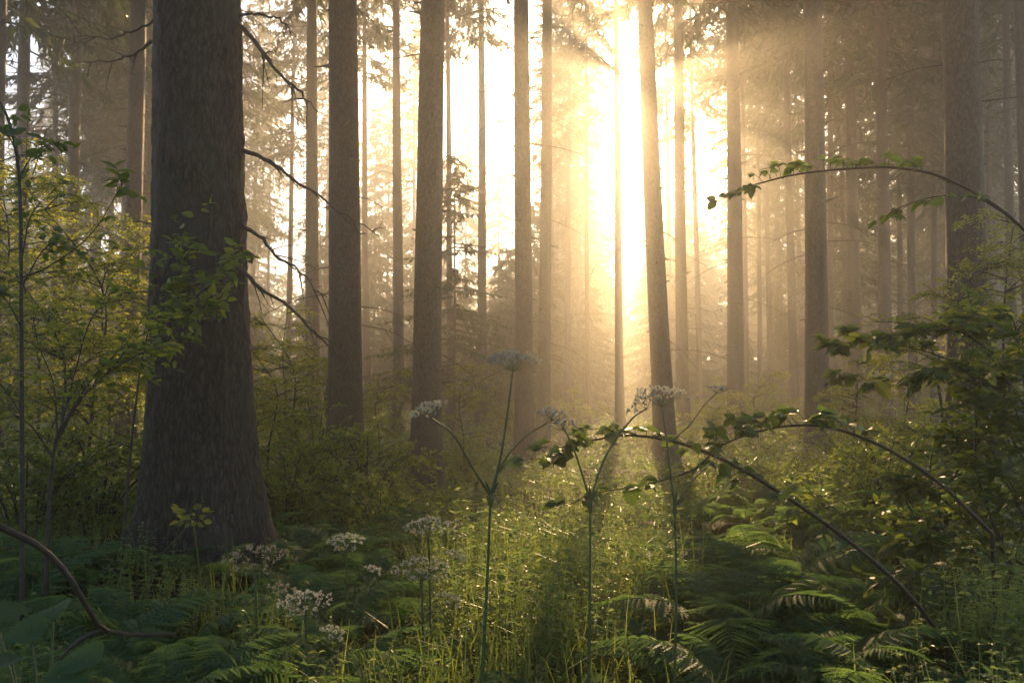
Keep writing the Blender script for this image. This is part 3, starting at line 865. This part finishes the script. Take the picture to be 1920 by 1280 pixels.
umbellifer('tallest umbel plant at centre, three stalks forking with white flower heads', [(902, 1300), (912, 1120), (920, 930)], 2.1, .0052,
  [([(920, 930), (938, 860), (952, 770), (962, 690)], [2.1, 2.1], .0042), ([(920, 930), (885, 875), (850, 815), (806, 782)], [2.1, 2.0], .0036),
   ([(930, 890), (955, 850), (990, 815), (1034, 788)], [2.1, 2.2], .0030)],
  [((962, 696), 2.1, (0, -.1, 1), .068, 20), ((808, 784), 2.0, (-.35, -.1, 1), .050, 16), ((1034, 788), 2.2, (.1, -.1, 1), .042, 12)], 81)
umbellifer('forked umbel plant just right of the tallest one, with dark leaves on its stalk', [(1104, 1300), (1106, 1100), (1107, 940)], 2.2, .0048,
  [([(1107, 940), (1092, 890), (1075, 840), (1056, 800)], [2.2, 2.2], .0036), ([(1107, 940), (1125, 880), (1150, 830), (1185, 785), (1212, 766)], [2.2, 2.3], .0036)],
  [((1056, 806), 2.2, (-.1, -.1, 1), .036, 11), ((1212, 768), 2.3, (-.5, -.1, .9), .05, 12)], 82)
umbellifer('right umbel plant with a broad grey flower head against the leaning trunk', [(1264, 1300), (1268, 1100), (1265, 950)], 2.3, .0046,
  [([(1265, 950), (1256, 880), (1248, 810), (1240, 760)], [2.3, 2.3], .0036), ([(1265, 950), (1300, 900), (1330, 870), (1350, 850)], [2.3, 2.4], .0026), ([(1250, 830), (1290, 800), (1320, 760), (1345, 735)], [2.3, 2.4], .0024)],
  [((1240, 762), 2.3, (.05, -.1, 1), .078, 20), ((1345, 738), 2.4, (.2, 0, 1), .03, 9)], 83)
for lab, px, py, Y, rad, s, m in [
  ('pale seed umbel before the right foot of the massive trunk', 478, 1072, 2.9, .112, 84, M_SEED),
  ('small white umbel right of the ferns near the massive trunk', 648, 1030, 3.3, .075, 85, M_FLOWER),
  ('white umbel standing highest in the low group left of the tallest plant', 803, 1005, 3.0, .085, 86, M_FLOWER),
  ('low broad white umbel below the highest of the low group', 790, 1088, 2.8, .095, 87, M_FLOWER),
  ('low white umbel over the grass between the seed umbel and the tallest plant', 572, 1150, 2.6, .085, 88, M_FLOWER)]:
    umbellifer(lab, [(px + 6, 1330), (px + 2, py + 60), (px, py)], Y, .0045, [([(px + 3, py + 70), (px + 30, py + 50), (px + 50, py + 44)], [Y, Y], .0018)],
               [((px, py), Y, (0, -.15, 1), rad, 24), ((px + 50, py + 44), Y, (.3, -.1, 1), rad * .45, 10)], s, m_f=m)
# yellow leaved sprout in front of the massive trunk
rs = np.random.default_rng(91)
pts = pix_path([(376, 1110), (370, 1040), (362, 975)], [3.6, 3.6], 10); foot = np.array([pts[0][0], 3.6, float(ground_h(pts[0][0], 3.6))])
pts = np.vstack([foot, pts])
root = thing('sprout', 'single upright sprout with a tuft of yellow leaves before the massive trunk', 'plant', foot)
mb = MB(); tube(mb, pts - foot, .005, .003, 6); tube(mb, pix_path([(300, 1040), (330, 1010), (352, 985)], [3.6, 3.6], 8) - foot, .0018, .0015, 4); mb.build('stem', M_GRASS, root, True)
lf = MB()
for _ in range(34):
    th = rs.uniform(0, 6.28); d = np.array([math.cos(th), math.sin(th) * .7, rs.uniform(-.3, .8)])
    leaves(lf, [pts[-1] - foot + d * rs.uniform(.02, .075)], [d + [0, 0, -.15]], [norm(rs.standard_normal(3) + [0, -.4, .8])], rs.uniform(.03, .055), .6, TOOTH)
lf.build('foliage', M_YELLOW, root)

# big soft leaves low at the left corner
rs = np.random.default_rng(95)
foot = np.array([xat(120, 1.75), 1.75, float(ground_h(xat(120, 1.75), 1.75))])
root = thing('broadleaf_plant', 'low plant with big rounded dark leaves in the bottom left corner', 'plant', foot)
for px, py, Y, L, az in ((165, 1235, 1.9, .11, 2.6), (60, 1180, 2.0, .10, 3.4), (20, 1235, 1.9, .10, 4.4), (100, 1140, 2.1, .09, 5.2), (110, 1265, 1.85, .10, .4), (-10, 1150, 2.05, .10, 1.2)):
    p = at(px, py, Y) - foot
    mb = MB(); tube(mb, spline([(0, 0, -.02), p * [.4, .4, .6], p], 8), .004, .0025, 6); stk = mb.build('leaf_stalk', M_STEM, root, True)
    lf = MB(); d = np.array([math.cos(az), math.sin(az) * .6 - .2, .08])
    leaves(lf, [p - d * L * .35], [d], [[rs.uniform(-.3, .3), -.45, .9]], L, 1.05, toothed(9, .10, .25, .16)); lf.build('leaf', M_FERN, root, True)
yl = MB(); leaves(yl, [at(1640, 716, 4.4) - np.array(shrub_r.location)], [[.6, -.2, -.7]], [[-.3, -.8, .4]], .13, .6, TOOTH); yl.build('yellow_leaf', M_YELLOW, shrub_r)

# ------------------------------------------------------------------ ferns
def frond_mesh(L, seed, lobed=True):
    rs = np.random.default_rng(seed)
    mb = MB(); s = np.linspace(0, 1, 16)
    pts = np.stack([s * L * .92, np.zeros(16), L * (.62 * s - .62 * s ** 2.4)], -1)
    tube(mb, pts, .0045, .001, 5)
    m = 28
    t = np.linspace(.16, .99, m)
    P = np.stack([np.interp(t, s, pts[:, q]) for q in range(3)], -1)
    tan = norm(np.stack([np.interp(t, s, norm(np.gradient(pts, axis=0))[:, q]) for q in range(3)], -1))
    wl = L * .32 * np.minimum(1, (t - .05) * 4) * (1.02 - t) ** .72 + .01
    nrm = norm(np.cross(tan, np.array([0, 1.0, 0]))) * -1
    for sg in (-1, 1):
        d = norm(np.array([0, sg, 0]) + tan * .38 + rs.standard_normal((m, 3)) * .07 + [0, 0, -.16])
        leaves(mb, P, d, np.abs(nrm) * [-1, 1, 1] + rs.standard_normal((m, 3)) * .12, wl, .25 if lobed else .26, PINNA)
    return mb.mesh('frond', M_FERN)
FR = [frond_mesh(.75, 101), frond_mesh(.6, 102), frond_mesh(.9, 103)]
fern_xy = []
def fern(px, Y, n, s, label, seed, group='ferns on the forest floor'):
    rs = np.random.default_rng(seed)
    x = xat(px, Y); fern_xy.append((x, Y, .42 * s))
    s *= .86
    root = thing('fern', label, 'fern', (x, Y, float(ground_h(x, Y))), rs.uniform(0, 6.28), group, s)
    for i in range(n):
        o = link('frond', FR[rs.integers(0, 3)], root)
        o.rotation_euler = (rs.uniform(-.2, .2), rs.uniform(-.55, .05), i * 6.283 / n + rs.uniform(-.25, .25))
for px, Y, n, s, label in [
  (250, 3.6, 9, .8, 'big fern at the left front of the massive trunk'),
  (330, 3.2, 9, .7, 'fern directly before the massive trunk, below the yellow sprout'),
  (180, 3.0, 8, .9, 'dark fern beside the curved branch at lower left'),
  (400, 2.7, 8, .8, 'low fern below the pale seed umbel'),
  (590, 5.2, 9, 1.1, 'fern clump right of the foot of the massive trunk'),
  (660, 5.8, 9, 1.1, 'fern behind the small white umbel'),
  (540, 6.2, 8, 1.0, 'fern farther back beside the massive trunk'),
  (60, 2.3, 7, .7, 'fern in deep shadow at the bottom left corner'),
  (250, 2.4, 8, .75, 'fern in shadow below the curved branch'),
  (1370, 3.4, 9, 1.0, 'grey-green fern under the long arching cane'),
  (1450, 4.2, 9, 1.1, 'fern between the two lower right arches'),
  (1330, 4.6, 9, 1.0, 'sunlit fern right of the right umbel plant'),
  (1400, 2.7, 8, .85, 'dark fern in the lower right under the long cane'),
  (1540, 2.9, 8, .9, 'dark fern near the bottom right below the cane'),
  (1480, 5.6, 9, 1.1, 'hazy fern behind the two arches'),
  (1180, 2.5, 8, .6, 'low dark fern between the middle and right umbel stems'),
  (1700, 2.6, 8, .9, 'black-green fern in the bottom right corner'),
  (1010, 2.5, 7, .55, 'low fern between the tallest and the forked umbel stems'),
  (140, 4.6, 9, 1.0, 'fern in shade between the two left saplings'),
  (30, 4.0, 9, 1.0, 'fern in shade at the left edge'),
]:
    fern(px, Y, n, s, label, int(px * 7 + Y * 10))
FL = 'feathery fern in the undergrowth among others alike'
for i in range(96):
    Y = rng.uniform(2.6, 9.0); px = rng.choice([rng.uniform(-40, 520), rng.uniform(480, 900), rng.uniform(1230, 1750), rng.uniform(1230, 1650)])
    if Y < 4.8 and 190 < px < 520: Y = rng.uniform(2.3, 3.0)
    fern(px, Y, 8, rng.uniform(.62, .88) * (.85 if Y < 3.5 else 1), FL, 500 + i, 'ferns spread through the undergrowth')

# ------------------------------------------------------------------ ground cover and grass (nobody could count it)
def scatter(n, y0, y1, px0=-80, px1=2000, power=1.0):
    y = y0 * (y1 / y0) ** rng.uniform(0, 1, n) ** power
    x = (rng.uniform(px0, px1, n) - 960) / F_PX * y
    ok = np.ones(n, bool)
    for tx, ty in tree_xy:
        ok &= np.hypot(x - tx, y - ty) > (.42 if ty < 6 else .25)
    for fx_, fy_, fr_ in fern_xy:
        ok &= (np.hypot(x - fx_, y - fy_) > fr_) | (rng.uniform(size=n) < .25)
    x, y = x[ok], y[ok]
    return x, y, ground_h(x, y)

def herbs(n, y0, y1, h0, h1, leaf, pairs, seed, px=(-80, 2000), tall=None):
    mb = MB()
    x, y, z = scatter(n, y0, y1, *px)
    m = len(x)
    clump = np.clip(.55 + .6 * np.sin(x * 2.3 + 1) * np.sin(y * 1.9) + .3 * np.sin(x * 5 + y * 4), .25, 1.25)
    h = rng.uniform(h0, h1, m) * clump
    lean = rng.standard_normal((m, 2)) * .16
    base = np.stack([x, y, z], -1)
    top = base + np.stack([lean[:, 0] * h, lean[:, 1] * h, h], -1)
    # stems: slim upright blades
    leaves(mb, base, norm(top - base), norm(np.stack([rng.standard_normal(m), rng.standard_normal(m), np.zeros(m)], -1)), h, .005 / np.maximum(h, .05), STALK)
    for k in range(pairs):
        t = (k + 1) / pairs
        p = base + (top - base) * (t * .85 + .12)
        az = rng.uniform(0, 6.28, m)
        for sg in (0, math.pi):
            d = np.stack([np.cos(az + sg), np.sin(az + sg), rng.uniform(-.45, .5, m)], -1)
            sc = leaf * rng.uniform(.55, 1.25, m) * (1.25 - .6 * t) * np.sqrt(clump)
            leaves(mb, p, d, norm(np.array([0, 0, 1]) + rnd(m, .5)), sc, rng.uniform(.35, .62, m))
    return mb
mb = herbs(11000, 1.9, 7.0, .10, .40, .034, 6, 1)
mb.merge(herbs(700, 2.4, 6.5, .35, .7, .045, 9, 3, (780, 1350)))
mb.merge(herbs(8000, 6.5, 16, .12, .45, .085, 5, 2))
mb.merge(herbs(6500, 16, 60, .2, .65, .16, 4, 4))
o = mb.build('undergrowth', M_HERB); o['kind'] = 'stuff'

def grass(n, y0, y1, h0, h1, w, px=(-80, 2000)):
    mb = MB()
    x, y, z = scatter(n, y0, y1, *px)
    m = len(x); h = rng.uniform(h0, h1, m); az = rng.uniform(0, 6.28, m); bend = rng.uniform(.1, .9, m)
    d = np.stack([np.cos(az), np.sin(az)], -1); sd = np.stack([-np.sin(az), np.cos(az)], -1)
    V = []
    for t in (0, .4, .75, 1):
        c = np.stack([x + d[:, 0] * bend * h * t * t, y + d[:, 1] * bend * h * t * t, z + h * (t - .35 * bend * t ** 3)], -1)
        ww = (w * (1 - t ** 1.5) + .0004)
        off = np.concatenate([sd * ww, np.zeros((m, 1))], -1)
        V += [c + off, c - off]
    V = np.stack(V, 1)
    tt = []
    for k in range(3): tt += [(2 * k, 2 * k + 1, 2 * k + 2), (2 * k + 1, 2 * k + 3, 2 * k + 2)]
    mb.add(V, np.array(tt)[None] + (np.arange(m) * 8)[:, None, None])
    return mb
mb = grass(1800, 2.0, 5.0, .15, .42, .0028, (380, 1350))
mb.merge(grass(2200, 2.0, 9.0, .12, .40, .0035))
mb.merge(grass(4000, 5.0, 12.0, .15, .45, .005, (600, 1500)))
o = mb.build('grass', M_GRASS); o['kind'] = 'stuff'

# ------------------------------------------------------------------ haze
m = bpy.data.materials.new('haze'); m.use_nodes = True
t = m.node_tree; t.nodes.remove(t.nodes['Principled BSDF'])
pv = t.nodes.new('ShaderNodeVolumePrincipled')
pv.inputs['Color'].default_value = (.97, .93, .86, 1)
pv.inputs['Density'].default_value = HAZE_DENSITY
pv.inputs['Anisotropy'].default_value = HAZE_ANISO
t.links.new(pv.outputs[0], t.nodes['Material Output'].inputs['Volume'])
x0, x1, y0, y1, z0, z1 = -72, 72, -34, 124, -1.6, 36
V = [(x0, y0, z0), (x1, y0, z0), (x1, y1, z0), (x0, y1, z0), (x0, y0, z1), (x1, y0, z1), (x1, y1, z1), (x0, y1, z1)]
me = bpy.data.meshes.new('haze')
me.from_pydata(V, [], [(0, 3, 2, 1), (4, 5, 6, 7), (0, 1, 5, 4), (1, 2, 6, 5), (2, 3, 7, 6), (3, 0, 4, 7)])
me.materials.append(m)
o = link('haze', me); o['kind'] = 'stuff'
